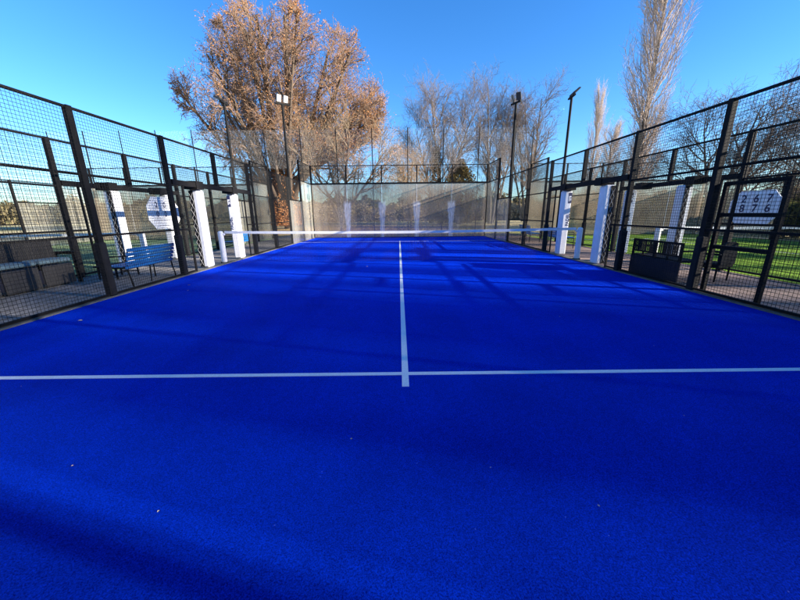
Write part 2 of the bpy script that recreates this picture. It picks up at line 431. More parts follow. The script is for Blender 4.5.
# ------------------------------------------------------------------ nets
def text_mesh(txt, size, name='lettering'):
    cu = bpy.data.curves.new(name, 'FONT'); cu.body = txt; cu.size = size; cu.align_x = 'CENTER'; cu.align_y = 'CENTER'; cu.extrude = .0015
    cu.offset = .004 * size / .2
    o = bpy.data.objects.new(name, cu); C.objects.link(o)
    dg = bpy.context.evaluated_depsgraph_get(); dg.update()
    me = bpy.data.meshes.new_from_object(o.evaluated_get(dg)); me.name = name
    bpy.data.objects.remove(o); bpy.data.curves.remove(cu); return me
def put_text(txt, size, parent, loc, rot, mat, name='lettering'):
    me = text_mesh(txt, size, name); me.materials.clear(); me.materials.append(mat)
    o = bpy.data.objects.new(name, me); C.objects.link(o); o.parent = parent; o.location = loc; o.rotation_euler = rot; return o
def net(cx, label, half=5.05):
    t = empty('court_net', (cx, 0, 0), label, 'court net', 'nets across the three courts')
    n = 24; m = MB(); w = .014
    xs = [-half + 2 * half * i / n for i in range(n + 1)]
    zt = lambda x: .885 + .045 * (abs(x) / half) ** 1.6
    for a, c in zip(xs[:-1], xs[1:]):
        m.add([(a, -w, zt(a)), (c, -w, zt(c)), (c, w, zt(c)), (a, w, zt(a)), (a, -w, zt(a) - .07), (c, -w, zt(c) - .07), (c, w, zt(c) - .07), (a, w, zt(a) - .07)],
              [(0, 1, 2, 3), (0, 4, 5, 1), (3, 2, 6, 7), (4, 7, 6, 5)])
    m.build('tape', M['tape'], t)
    m = MB(); k = int(2 * half / .045)
    for i in range(k + 1):
        x = -half + 2 * half * i / k; m.tube((x, 0, .03), (x, 0, zt(x) - .07), .0022, n=3, cap=False)
    for j in range(18):
        z = .035 + j * .045; m.tube((-half, .003, z), (half, .003, z), .0012, n=3, cap=False)
    m.build('net_mesh', M['netcord'], t)
    for s in (-1, 1):
        m = MB()
        x = s * (half + .12)
        r = [(0, .066), (.02, .075), (.80, .075), (.9, .072), (.925, .05), (.935, .0)]
        for (z0, r0), (z1, r1) in zip(r[:-1], r[1:]): m.tube((x, 0, z0), (x, 0, z1), r0, r1, 20, cap=False)
        m.tube((s * half, 0, .84), (x, 0, .84), .03, .03, 10)
        p = m.build('net_post', M['pad'], t, True)
        m = MB(); m.tube((x, 0, 0), (x, 0, .05), .1, .1, 16); m.build('base_collar', M['steel'], p)
    return t
net(0, 'low net with white tape stretched across the blue court')
net(-12.5, 'low net across the left green court, behind the blue bench', 4.95)
net(12.5, 'low net with sunlit white tape across the right green court', 4.95)

# ------------------------------------------------------------------ post pads
def post_pad(loc, open_side, logo_side, label, court_dir, logo=True):
    """white vinyl pad round a gate post; open_side -1: lacing on the face towards the camera"""
    t = empty('post_pad', loc, label, 'post pad', 'white padded gate posts beside the nets')
    m = MB(); m.bbox(-.115, .115, -.15, .15, .03, 2.0, .035); body = m.build('pad_body', M['pad'], t)
    m = MB(); m.box(-.03, .03, -.03, .03, 0, 2.045); m.build('gate_post', M['steel'], t)
    if open_side:
        s = open_side
        m = MB(); m.box(min(-court_dir * .108, court_dir * .0), max(-court_dir * .108, court_dir * .0), min(s * .151, s * .156), max(s * .151, s * .156), .05, 1.98); m.build('open_back', M['foam'], t)
        m = MB(); n = 9
        for k in range(n):
            z0 = .10 + k * 1.82 / n; z1 = z0 + 1.82 / n; y = s * .163
            xa, xb = -court_dir * .10, -court_dir * .005; m.tube((xa, y, z0), (xb, y, z1), .003, n=6); m.tube((xb, y + s * .008, z0), (xa, y + s * .008, z1), .003, n=6)
        m.build('lacing', M['lace'], t)
    else:
        yy = -.152
        m = MB(); m.box(-.105 if court_dir > 0 else .005, -.005 if court_dir > 0 else .105, yy - .002, yy, 1.62, 1.93)
        lg = m.build('logo', M['ink'], t)
        m = MB(); x0 = -.055 if court_dir > 0 else .055
        m.box(x0 - .035, x0 + .035, yy - .005, yy - .002, 1.80, 1.835); m.box(x0 - .035, x0 - .01, yy - .005, yy - .002, 1.68, 1.799)
        m.box(x0 + .01, x0 + .035, yy - .005, yy - .002, 1.70, 1.77)
        m.build('logo_mark', M['white'], lg)
        put_text('PADEL', .13, t, (x0 - .02 * court_dir * 0, yy - .001, 1.12), (R(90), R(-90), 0), M['ink'])
    return t
# court_dir: +1 = court lies at +x of the pad
X = 5.20
post_pad((-X, -.80, 0), -1, 0, 'white padded post with black laced back, just left of the blue court near the net', 1)
post_pad((-X, 1.05, 0), 0, 1, 'sunlit white padded post with lettering, left side behind the net post', 1)
post_pad((X, -.95, 0), -1, 0, 'shaded white padded post with laced back, right edge of the blue court near the net', -1)
post_pad((X, 1.1, 0), 0, 1, 'white padded post with lettering at the right end of the blue court net', -1)
post_pad((-7.34, -.82, 0), -1, 0, 'laced white padded post seen above the left end of the blue bench', -1)
post_pad((-7.34, 1.15, 0), 0, 1, 'white padded post behind the left scoreboard', -1)
post_pad((7.34, -.72, 0), -1, 0, 'white padded post of the right green court above the right end of the dark bench', 1)
post_pad((7.34, 1.3, 0), 0, 1, 'white padded post with navy logo of the right green court, left of the dark bench', 1)

# ------------------------------------------------------------------ scoreboards
def scoreboard(loc, w, h, rows, label, face):
    t = empty('scoreboard', loc, label, 'scoreboard', 'manual scoreboards on the alley fences', 0)
    t.rotation_euler.z = R(-90) if face < 0 else R(90)     # local -y is the front
    c = .2 * w / 1.1
    pts = [(-w / 2 + c, -h / 2), (w / 2 - c, -h / 2), (w / 2, -h / 2 + c * 1.1), (w / 2, h / 2 - c * 1.1), (w / 2 - c, h / 2), (-w / 2 + c, h / 2), (-w / 2, h / 2 - c * 1.1), (-w / 2, -h / 2 + c * 1.1)]
    m = MB(); m.prism(pts, 1, 0, .02); m.build('board', M['white'], t)
    for r, row in enumerate(rows):
        for k, ch in enumerate(row):
            x = (-.27 + k * .27) * w / 1.1 + .03; z = (.20 - r * .23) * h / .8
            m = MB(); m.box(x - .085, x + .085, -.012, -.001, z - .098, z + .098); cd = m.build('number_card', M['tape'], t)
            put_text(ch, .22, cd, (x, -.0135, z), (R(90), 0, 0), M['ink'], 'digit')
    m = MB(); m.box(-w * .36, w * .36, -.004, -.001, -h * .22, -h * .21)
    m.box(-w * .3, w * .3, -.004, -.001, -h * .40, -h * .385); m.build('rule_line', M['ink'], t)
    m = MB()
    for s in (-1, 1): m.box(s * w * .28 - .02, s * w * .28 + .02, .02, .06, -h * .3, h * .3)
    m.build('bracket', M['steel'], t)
    return t
scoreboard((-7.15, 0.7, 1.45), 1.35, .92, ['204', '004'], 'white octagonal scoreboard on the left alley fence, above the blue bench', 1)
scoreboard((7.46, -2.42, 1.42), 1.04, .68, ['267', '876'], 'white octagonal scoreboard with numbers on the right alley fence', -1)

# ------------------------------------------------------------------ benches
def slat_bench(loc, rz, label, slatmat, length=1.35):
    """local: long axis x, sitter faces +y, backrest at y=0"""
    t = empty('bench', loc, label, 'bench', None, rz)
    L2 = length / 2
    for k in range(5):
        z = .40 + k * .083; y = -.10 * (k / 4) + .0
        m = MB(); m.bbox(-L2, L2, y - .022, y + .0, z - .034, z + .034, .006); m.build('back_slat', slatmat, t)
    for k in range(4):
        m = MB(); m.bbox(-L2, L2, .06 + k * .095, .06 + k * .095 + .075, .405, .428, .006); m.build('seat_slat', slatmat, t)
    for s in (-1, 1):
        x = s * (L2 - .05); m = MB()
        m.poly([(x, .42, 0), (x, .41, .39), (x, .03, .39), (x, -.0, .38), (x, -.085, .76)], .014)
        m.poly([(x, -.06, .0), (x, .0, .38)], .014); m.poly([(x, .41, .39), (x, .40, .6), (x, -.04, .62)], .012)
        m.build('side_frame', M['steel'], t)
    m = MB(); m.tube((-L2 + .05, .2, .375), (L2 - .05, .2, .375), .012); m.tube((0, .02, .38), (0, .05, 0), .012)
    m.build('stretcher', M['steel'], t)
    return t
slat_bench((-5.36, -2.6, .006), R(90), 'blue slatted bench with its back to the court, left alley', M['blue_wood'])
b2 = slat_bench((-6.05, 3.1, .006), R(90), 'blue bench with dark frame in the left alley, half hidden behind the net', M['blue_steel'], 1.1)

def dark_bench(loc, rz, label):
    t = empty('bench', loc, label, 'bench', None, rz); L2 = .66
    m = MB(); y = -.03
    m.box(-L2, L2, y, y + .03, .735, .775); m.box(-L2, L2, y, y + .03, .50, .53); m.box(-L2, -L2 + .05, y, y + .03, .41, .735); m.box(L2 - .05, L2, y, y + .03, .41, .735)
    m.box(-.03, .03, y + .001, y + .029, .41, .735); m.box(-L2 / 2 - .015, -L2 / 2 + .015, y + .001, y + .029, .41, .5); m.box(L2 / 2 - .015, L2 / 2 + .015, y + .001, y + .029, .41, .5)
    m.build('back_frame', M['steel'], t)
    m = MB(); rnd = random.Random(3); x = -L2 + .06; sw = False
    while x < L2 - .07:
        w = rnd.uniform(.012, .03)
        if x > .05 and not sw: m.build('back_bars', M['foam'], t); m = MB(); sw = True
        if not (-.06 < x < .04): m.box(x, x + w, y + .006, y + .02, .53, .735)
        x += w + rnd.uniform(.012, .03)
    m.build('back_bars', M['foam'], t)
    m = MB(); m.bbox(-L2, L2, y - .01, y + .03, .02, .41, .004); m.build('lower_panel', M['dark_panel'], t)
    m = MB(); m.bbox(-L2, L2, y + .04, .44, .40, .44, .006); m.build('seat', M['foam'], t)
    for s in (-1, 1):
        m = MB(); m.bbox(s * (L2 - .03) - .03, s * (L2 - .03) + .03, .38, .44, .0, .40, .005); m.bbox(s * (L2 - .03) - .025, s * (L2 - .03) + .025, y + .04, .44, .60, .63, .005)
        m.bbox(s * (L2 - .03) - .025, s * (L2 - .03) + .025, .40, .44, .44, .60, .005)
        m.build('arm', M['steel'], t)
    return t
dark_bench((5.30, -2.76, .006), R(-90), 'dark bench with barred backrest turned to the court, right alley')
slat_bench((6.2, 3.6, .006), R(-90), 'blue bench seen through the net at the right end, behind the net post', M['blue_wood'], 1.3)
slat_bench((6.0, 6.2, .006), R(-90), 'farther blue bench low behind the net, beside the right glass corner', M['blue_wood'], 1.3)

# outdoor sofa in the left alley (front towards +x)
t = empty('outdoor_sofa', (-7.0, -3.95, .006), 'dark wicker sofa with teal cushions against the left alley fence', 'sofa')
m = MB(); m.bbox(-.40, -.02, -1.35, 1.35, .08, .36, .01); m.build('base', M['dark_panel'], t)
for k in range(4):
    y0 = -1.33 + k * .68; m = MB(); m.bbox(-.02, .015, y0, y0 + .60, .03, .45, .008); m.build('front_panel', M['panel_grey'], t)
for k in range(4):
    y0 = -1.33 + k * .67; m = MB(); m.bbox(-.38, .02, y0, y0 + .63, .462, .55, .03); m.build('seat_cushion', M['cushion'], t)
m = MB(); m.bbox(-.46, -.39, -1.4, 1.4, .10, .90, .02); m.build('backrest', M['rattan'], t)
for s in (-1, 1):
    m = MB(); y = s * 1.41; m.box(-.44, .03, y - .03, y + .03, .60, .66); m.box(-.03, .03, y - .029, y + .029, .0, .6); m.box(-.44, -.39, y - .029, y + .029, 0, .6); m.build('arm', M['steel'], t)
# low table
t = empty('low_table', (-6.55, -2.05, .006), 'low dark slatted table in front of the sofa end, left alley', 'table')
m = MB()
for k in range(5): m.bbox(-.25 + k * .1, -.165 + k * .1, -.36, .36, .27, .30, .005)
m.build('table_top', M['foam'], t)
for sx in (-1, 1):
    for sy in (-1, 1):
        m = MB(); m.tube((sx * .2, sy * .3, 0), (sx * .2, sy * .3, .27), .02, .02, 8); m.build('leg', M['steel'], t)
m = MB(); m.tube((0, -.3, .1), (0, .3, .1), .014); m.tube((-.2, -.3, .1), (.2, -.3, .1), .012); m.tube((-.2, .3, .1), (.2, .3, .1), .012); m.build('stretcher', M['steel'], t)

# steel gate frame leaning outside the right fence
t = empty('gate_frame', (5.22, -4.5, .006), 'open black steel frame with two crossbars outside the right fence', 'gate frame')
for y in (-.44, .44):
    m = MB(); m.box(-.025, .025, y - .03, y + .03, 0, 1.80); m.build('upright', M['steel'], t)
for z in (.78, 1.29, 1.77):
    m = MB(); m.box(-.024, .024, -.41, .41, z - .03, z + .03); m.build('crossbar', M['steel'], t)

# dark armchair by the right post
t = empty('armchair', (6.25, -3.05, .006), 'dark armchair beyond the dark bench, right alley', 'chair', None, R(200)); t.scale = (.85, .85, .9)
m = MB(); m.bbox(-.28, .28, -.27, .27, .30, .40, .02); m.build('seat', M['foam'], t)
m = MB(); m.prism([(-.28, .38), (.28, .38), (.25, .82), (.1, .86), (-.1, .86), (-.25, .82)], 1, .24, .29); m.build('backrest', M['foam'], t)
for s in (-1, 1):
    m = MB(); m.bbox(s * .30 - .03, s * .30 + .03, -.26, .28, .58, .62, .01); m.bbox(s * .30 - .02, s * .30 + .02, -.25, -.2, .40, .58, .005); m.build('arm', M['foam'], t)
    for y in (-.23, .23):
        m = MB(); m.tube((s * .24, y, 0), (s * .24, y, .30), .018, .022, 8); m.build('leg', M['steel'], t)

# ------------------------------------------------------------------ floodlights
def floodlight(loc, h, rz, heads, label, lens='lamp_shaded'):
    t = empty('floodlight', loc, label, 'floodlight', 'floodlight masts around the courts', rz)
    m = MB(); m.tube((0, 0, 0), (0, 0, h), .062, .05, 12); m.tube((0, 0, 0), (0, 0, .02), .16, .16, 16); m.build('pole', M['steel'], t)
    m = MB(); m.box(-.32, .32, -.04, .04, h, h + .06); m.build('crossbar', M['steel'], t)
    for (x, yaw, tilt) in heads:
        m = MB(); m.bbox(-.13, .13, -.03, .03, 0, .36, .01)
        for k in range(6): m.box(-.12 + k * .045, -.11 + k * .045, .03, .06, .04, .32)
        hd = m.build('lamp_head', M['lampbody'], t); hd.location = (x, 0, h + .09); hd.rotation_euler = (R(tilt), 0, R(yaw)); hd.scale = (.85, .85, .85)
        m = MB(); m.box(-.115, .115, -.034, -.0302, .025, .335); m.build('lens', M[lens], hd)
        m = MB(); m.box(-.02, .02, -.02, .02, -.05, .01); m.build('bracket', M['steel'], hd)
    return t
floodlight((-5.24, 6.9, 0), 6.15, R(38), [(-.15, 10, 14), (.15, 10, 14)], 'floodlight with two lenses coloured sunlit white in front of the big brown tree', 'lamp_sunlit')
floodlight((-7.42, 6.0, 0), 5.95, R(-90), [(-.17, 0, 66), (.17, 0, 66)], 'thin floodlight mast with flat heads, leftmost of the four')
floodlight((5.24, 6.7, 0), 6.05, R(-70), [(-.17, -30, 20), (.17, 30, 20)], 'floodlight beside the right glass corner with two splayed heads')
floodlight((7.36, 6.0, 0), 6.05, R(85), [(-.17, 0, 46), (.17, 0, 46)], 'rightmost floodlight, its heads tipped flat against clear sky')

# ------------------------------------------------------------------ trees
class Tree:
    def __init__(s, seed): s.r = np.random.RandomState(seed); s.seg = {'trunk': [], 'branches': []}; s.tips = []
    def grow(s, p, d, L, r, lv, P):
        n = P['seg'][lv]; sl = L / n; pts = [p]; rr = [r]; dirs = [d]
        for i in range(n):
            d = d + s.r.normal(0, P['wob'][lv], 3) + np.array([0, 0, P['up'][lv]])
            if 'out' in P and lv > 0:
                c = p - np.array(P['ctr']); c[2] = 0; q = np.linalg.norm(c)
                d = d + P['out'] * c / max(q, 1e-3)
            d = d / np.linalg.norm(d)
            p = p + d * sl
            if 'env' in P:
                e = (p - P['env'][0]) / P['env'][1]
                if e @ e > 1 + .06 * math.sin(p[0] * 1.9 + p[2] * 1.3) + s.r.normal(0, .13) and i > 0: break
            pts.append(p); rr.append(r * (1 - (1 - P['tip'][lv]) * (i + 1) / P['seg'][lv])); dirs.append(d)
        if len(pts) < 2: return
        n = len(pts) - 1
        key = 'trunk' if lv <= P.get('tl', 0) else 'branches'
        s.seg[key].append((pts, rr, P['sides'][lv]))
        if lv + 1 >= len(P['n']): s.tips.append((pts, rr)); return
        k = P['n'][lv]; k = int(k * s.r.uniform(.8, 1.2) + .5)
        st = P['start'][lv]
        for j in range(k):
            f = st + (1 - st) * (j + s.r.uniform(0, 1)) / k; f = min(f, .999)
            x = f * n; i = int(x); u = x - i
            q = pts[i] * (1 - u) + pts[i + 1] * u; rq = rr[i] * (1 - u) + rr[i + 1] * u
            dd = dirs[min(i + 1, n)]
            a = R(P['ang'][lv] * s.r.uniform(.65, 1.3)); az = s.r.uniform(0, 2 * math.pi)
            o = np.cross(dd, [math.cos(az), math.sin(az), .3]); o = o / np.linalg.norm(o)
            nd = dd * math.cos(a) + o * math.sin(a)
            ll = P['len'][lv] * s.r.uniform(.65, 1.2) * (P['taper'][lv](f) if lv < len(P['taper']) else 1)
            s.grow(q, nd, ll, max(min(rq * .75, P['rad'][lv] * s.r.uniform(.8, 1.2)), P['rmin']), lv + 1, P)
    def mesh(s, key):
        V = []; F = []; base = 0
        for pts, rr, n in s.seg[key]:
            pts = np.array(pts); m = len(pts)
            T = np.diff(pts, axis=0); T = np.vstack([T, T[-1:]]); T /= np.linalg.norm(T, axis=1)[:, None] + 1e-9
            up = np.array([.31, .57, .76]); U = np.cross(T, up); U /= np.linalg.norm(U, axis=1)[:, None] + 1e-9; W = np.cross(T, U)
            a = np.arange(n) * 2 * math.pi / n
            ring = pts[:, None, :] + np.array(rr)[:, None, None] * (np.cos(a)[None, :, None] * U[:, None, :] + np.sin(a)[None, :, None] * W[:, None, :])
            V.append(ring.reshape(-1, 3))
            i = np.arange(m - 1)[:, None] * n; k = np.arange(n)[None, :]; k2 = (k + 1) % n
            F.append((np.stack([i + k, i + k2, i + n + k2, i + n + k], -1).reshape(-1, 4)) + base); base += m * n
        return np.vstack(V), np.vstack(F)
def leaf_quads(rs, centers, size, squash=1.):
    n = len(centers); a = rs.normal(size=(n, 3)); a /= np.linalg.norm(a, axis=1)[:, None]
    b_ = np.cross(a, rs.normal(size=(n, 3))); b_ /= np.linalg.norm(b_, axis=1)[:, None]
    s_ = (size * rs.uniform(.6, 1.4, n))[:, None]
    v = np.stack([centers - a * s_, centers - b_ * s_ * .6 * squash, centers + a * s_, centers + b_ * s_ * .6 * squash], 1).reshape(-1, 3)
    return v, np.arange(4 * n).reshape(-1, 4)
def make_tree(seed, P, h, r0, mats, label, cat='tree', group=None, leaves=None, multi=None, name='bare_tree', ivy=None):
    T = Tree(seed); stems = multi or [((0, 0, 0), (0, 0, 1), h, r0)]
    P = dict(P); P.setdefault('ctr', (0, 0, 0))
    for o, d, hh, rr in stems:
        d = np.array(d, float); d /= np.linalg.norm(d); T.grow(np.array(o, float), d, hh, rr, 0, P)
    t = empty(name, (0, 0, 0), label, cat, group)
    v, f = T.mesh('trunk'); npmesh('trunk', v, f, mats[0], t, True)
    v, f = T.mesh('branches'); npmesh('crown', v, f, mats[1], t)
    if leaves:
        num, size, mat, zmin = leaves
        idx = T.r.randint(0, len(T.tips), num); cs = []
        for i in idx:
            pts = T.tips[i][0]; k = T.r.randint(1, len(pts)); cs.append(pts[k] + T.r.normal(0, .05, 3))
        v, f = leaf_quads(T.r, np.array(cs), size); npmesh('leaves', v, f, mat, t)
    if ivy:
        cs = []
        for (x, y, z0, z1, rad, num, prof) in ivy:
            q = T.r.uniform(0, 1, num); a = T.r.uniform(0, 2 * math.pi, num)
            rr = rad * prof(q) * T.r.uniform(.55, 1.15, num) * (1 + .25 * np.sin(q * 17 + a * 2)); z = z0 + (z1 - z0) * q
            cs.append(np.stack([x + rr * np.cos(a), y + rr * np.sin(a), z + T.r.normal(0, .1, num)], 1))
        v, f = leaf_quads(T.r, np.vstack(cs), .10); npmesh('ivy', v, f, M['ivy'], t)
    return t
one = lambda f: 1.
# the great brown tree: several stems from a low fork, round crown, dry leaves still hanging
PB = dict(env=(np.array([.9, 0, 10.8]), np.array([9.2, 8.0, 7.4])), seg=[9, 7, 5, 4, 3], wob=[.028, .12, .17, .22, .26], up=[.008, .045, .03, .02, .01], tip=[.25, .3, .3, .4, .5], sides=[9, 6, 4, 3, 3],
          n=[10, 6, 5, 4, 0], start=[.25, .15, .15, .15, 0], ang=[34, 36, 38, 42, 0], len=[3.6, 2.3, 1.4, .8], rad=[.10, .045, .025, .017],
          rmin=.0135, taper=[lambda f: 1.15 - .55 * f, lambda f: 1.1 - .5 * f, one, one], tl=1, out=.015)
_st = []
_r = random.Random(4)
for (ex, ey, ez, z0, rr_) in ((-8.2, .5, 11, 1.8, .2), (-8.0, -2, 14.2, 1.4, .22), (-6.4, 2.2, 16.6, .9, .25), (-4.6, -1.5, 18.2, .6, .28), (-2.4, 2, 19.2, .4, .3), (-.6, -2, 19.6, .3, .34),
                          (1.2, 1, 19.8, 0, .42), (3.0, -2, 19.0, .4, .32), (4.8, 2, 18.2, .6, .3), (6.6, -1, 16.8, 2.0, .28), (8.4, 1.5, 14.5, 3.2, .27), (9.8, -.5, 12, 4.2, .25), (9.4, 1, 9.4, 4.4, .2),
                          (-.5, 7, 15.5, 1.2, .24), (-3, -6.5, 14.5, 1.2, .22), (4, -6.5, 14.5, 1.5, .22), (-7.6, -1, 8.2, 2.6, .16), (0, -5, 17, 1, .22), (-5, 4, 13, 1.5, .2), (5, 4.5, 13, 2, .2)):
    v_ = Vector((ex, ey, ez - z0)); hh = v_.length * .98; v_.z *= .82 if abs(ex) > 5 else 1.
    _st.append(((ex * .05, ey * .04, z0), tuple(v_), hh, rr_))
big = make_tree(12, PB, 0, 0, (M['bark_brown'], M['twig_brown']), 'huge brown tree with dry orange leaves rising behind the left far corner', leaves=(56000, .047, M['leaf_orange'], 2), name='broadleaf_tree', multi=_st)
big.location = (-11.2, 24, 0)
rs = np.random.RandomState(5)
q = rs.uniform(0, 1, 9000); a = rs.uniform(0, 2 * math.pi, 9000); rr = (1.5 - .6 * q) * rs.uniform(.3, 1.1, 9000)
v, f = leaf_quads(rs, np.stack([rr * np.cos(a), rr * np.sin(a), .3 + 6.5 * q ** 1.2], 1), .085)
npmesh('lower_leaves', v, f, M['leaf_orange'], big)

PS = dict(seg=[6, 5, 4, 3], wob=[.09, .13, .16, .2], up=[.02, .06, .05, .03], tip=[.3, .3, .4, .5], sides=[7, 5, 3, 3],
          n=[12, 9, 7, 0], start=[.25, .2, .15, 0], ang=[42, 40, 42, 0], len=[3.4, 1.6, .8], rad=[.06, .025, .013], rmin=.009, taper=[lambda f: 1.1 - .5 * f, one, one], tl=0, out=.02)
small = make_tree(21, PS, 0, 0, (M['bark_brown'], M['twig_tan']), 'smaller pale tan tree behind the glass wall, right of the big brown tree', name='bare_tree', leaves=(2500, .05, M['leaf_orange'], 1),
    multi=[((0, 0, 0), (.25, 0, 1), 8, .16), ((0, 0, .8), (-.5, 0, 1), 7.5, .13), ((.1, 0, 1.), (.8, .1, .9), 7, .12), ((0, 0, .5), (-.05, .3, 1), 7, .11)])
small.location = (-4.8, 18, 0); small.scale = (.9, .9, .92)
# bare trees behind the middle and right
PC = dict(seg=[9, 6, 5, 4, 3], wob=[.05, .09, .12, .16, .2], up=[.02, .06, .06, .04, .03], tip=[.2, .3, .3, .4, .5], sides=[8, 5, 4, 3, 3],
          n=[12, 7, 5, 4, 0], start=[.2, .2, .15, .15, 0], ang=[34, 34, 38, 42, 0], len=[4.6, 2.3, 1.2, .65], rad=[.085, .036, .018, .012],
          rmin=.0095, taper=[lambda f: 1.15 - .7 * f, one, one, one], tl=0, out=.01)
col = lambda q: np.clip(1.1 - .75 * q, .1, 1)
PA = dict(PC); PA['n'] = [15, 9, 6, 4, 0]; PA['ang'] = [40, 36, 38, 42, 0]
ctr = make_tree(31, PA, 0, 0, (M['bark_grey'], M['twig_grey']), 'bare grey tree with ivy-clad stems above the middle of the far glass wall', name='bare_tree',
    multi=[((0, 0, 0), (.03, 0, 1), 13.8, .24), ((.3, 0, 0), (.14, .1, 1), 12.5, .2), ((-.3, .2, .5), (-.16, .1, 1), 11, .16)],
    ivy=[(-.5, 0, .2, 8.6, 1.0, 4200, col)])
ctr.location = (5.0, 32, 0)
# dense ivy mound next to it: its own thing
t = empty('ivy_covered_stump', (7.3, 31.5, 0), 'dark ivy-smothered trunk just right of the bare middle tree', 'ivy tree')
m = MB(); m.tube((0, 0, 0), (.1, 0, 6.8), .3, .12, 9); m.build('trunk', M['bark_grey'], t, True)
q = rs.uniform(0, 1, 9000); a = rs.uniform(0, 2 * math.pi, 9000)
rr = 2.0 * np.clip(np.sin(np.clip(q, 0, 1) * 2.1 + .9), .15, 1) * rs.uniform(.5, 1.12, 9000) * (1 + .3 * np.sin(q * 13 + a * 3))
v, f = leaf_quads(rs, np.stack([rr * np.cos(a), rr * np.sin(a), .2 + 7.2 * q], 1), .12); npmesh('ivy', v, f, M['ivy'], t)

def variant(src, loc, rz, sc, label, group=None):
    c = copy_tree(src); c.location = loc; c.rotation_euler.z = rz; c.scale = sc; c['label'] = label
    if group: c['group'] = group
    elif 'group' in c: del c['group']
    return c
ct2 = make_tree(41, PC, 0, 0, (M['bark_grey'], M['twig_grey']), 'bare multi-stemmed tree above the right end of the far glass wall', name='bare_tree',
    multi=[((0, 0, 0), (.02, 0, 1), 15.2, .22), ((.3, 0, 0), (.13, .1, 1), 14, .18), ((-.3, .2, .2), (-.13, .0, 1), 13.5, .17), ((.6, .2, .2), (.22, .0, 1), 12.5, .15)])
ct2.location = (11.2, 32, 0); ct2.scale = (.92, .92, .95)
variant(ct2, (16.6, 34, 0), R(130), (.95, .95, .93), 'bare tree between the two right floodlights, low behind the netting pole')
variant(small, (1.3, 27, 0), R(80), (.72, .72, .84), 'low spreading bare tree behind the glass wall, just left of the ivy-clad middle tree')
# poplars
PP = dict(seg=[12, 7, 5, 3], wob=[.015, .06, .09, .14], up=[.02, .16, .10, .05], tip=[.12, .3, .4, .5], sides=[8, 4, 3, 3],
          n=[140, 11, 5, 0], start=[.07, .12, .1, 0], ang=[35, 20, 26, 0], len=[5.6, 2.0, 1.0], rad=[.05, .024, .015], rmin=.0125,
          taper=[lambda f: (.70 + .42 * math.sin(min(f * 3., 3.14))) * (1.05 - .15 * f), one, one], tl=0)
pop = make_tree(51, PP, 27, .42, (M['bark_brown'], M['twig_poplar']), 'very tall columnar bare poplar behind the right fence, its top cut off by the photo', name='poplar_tree')
pop.location = (28.6, 32, 0)
variant(pop, (25.2, 36, 0), R(70), (.38, .38, .53), 'small slim poplar left of the tall one, right of the rightmost floodlight')
variant(pop, (34, 47, 0), R(170), (.7, .7, .48), 'short pale poplar half hidden at the foot of the tall one, on its left')
# spreading tree, right
PR = dict(PC); PR['ang'] = [44, 38, 42, 44, 0]; PR['len'] = [4.6, 2.2, 1.2, .65]
rt = make_tree(61, PR, 0, 0, (M['bark_grey'], M['twig_dark']), 'wide bare tree behind the upper right corner of the court fence', name='bare_tree',
    multi=[((0, 0, 0), (.12, 0, 1), 10.5, .22), ((.2, 0, .6), (.6, .1, 1), 10, .17), ((-.2, .2, .6), (-.35, .0, 1), 9.5, .16), ((.2, .2, 1), (1.0, .0, .7), 9, .14)])
rt.location = (27.0, 19, 0); rt.scale = (.92, .92, .86)
variant(rt, (34, 14, 0), R(140), (.92, .92, .88), 'wide bare tree at the right edge of the photo, partly out of frame')
variant(ct2, (37, 44, 0), R(20), (.9, .9, .7), 'faint bare tree far behind the right fence, right of the tall poplar')

# trees off to the right whose shade falls over the near court (their crowns stand outside the frame)
lab = 'tall bare tree beyond the right court, outside the frame'
g = 'bare trees shading the court from the right'
for x, ss, sc, w in ((66, -5.6, 1.55, .5), (72, -4.9, 1.6, .5), (69, -6.3, 1.6, .6), (70, -13.4, 1.6, .6)):
    variant(ct2, (x, ss - .27 * x, 0), x * 1.7 + ss, (w, w, sc), lab, g)
lab = 'tall bare poplar beyond the right court, outside the frame'
g = 'bare poplars shading the court from the right'
for x, ss, sc, w in ((68, -3.3, 1.1, .22), (74, -1.6, 1.2, .3), (69, .7, 1.1, .2), (72, 3.0, 1.1, .3), (69, 6.2, 1.1, .25), (75, 9.5, 1.2, .3)):
    variant(pop, (x, ss - .27 * x, 0), x * 1.7 + ss, (w, w, sc), lab, g)

# ------------------------------------------------------------------ far woods and hedges (continuous masses)
def wood(name, pts, h, depth, dens, mat, label, size=.35, seed=1, hv=.45):
    rs = np.random.RandomState(seed); cs = []
    for (x0, y0), (x1, y1) in zip(pts[:-1], pts[1:]):
        L_ = math.hypot(x1 - x0, y1 - y0); n = int(L_ * dens)
        u = rs.uniform(0, 1, n); s_ = u * L_ + seed * 7.3
        prof = h * (1 - hv + hv * (.5 + .28 * np.sin(s_ * .31) + .2 * np.sin(s_ * .83 + 1) + .16 * np.sin(s_ * 2.1 + 2)))
        nx, ny = -(y1 - y0) / L_, (x1 - x0) / L_
        w = rs.normal(0, depth / 2, n); zz = prof * rs.uniform(0, 1, n) ** .8
        zz *= np.clip(1 - np.abs(w) / depth * .4, .3, 1)
        cs.append(np.stack([x0 + (x1 - x0) * u + nx * w, y0 + (y1 - y0) * u + ny * w, zz], 1))
    v, f = leaf_quads(rs, np.vstack(cs), size)
    return tag(npmesh(name, v, f, mat), label, 'woodland', None, 'stuff')
wood('far_wood', [(-120, 45), (-70, 62), (-30, 68), (0, 70)], 6.0, 4, 260, M['wood_olive'], 'olive winter wood on the horizon beyond the left court', .42, 1)
wood('reed_bank', [(-24, 50), (20, 52), (60, 54)], 3.6, 2.5, 800, M['wood_tan'], 'tan reeds and scrub behind the far glass walls', .16, 2, .3)
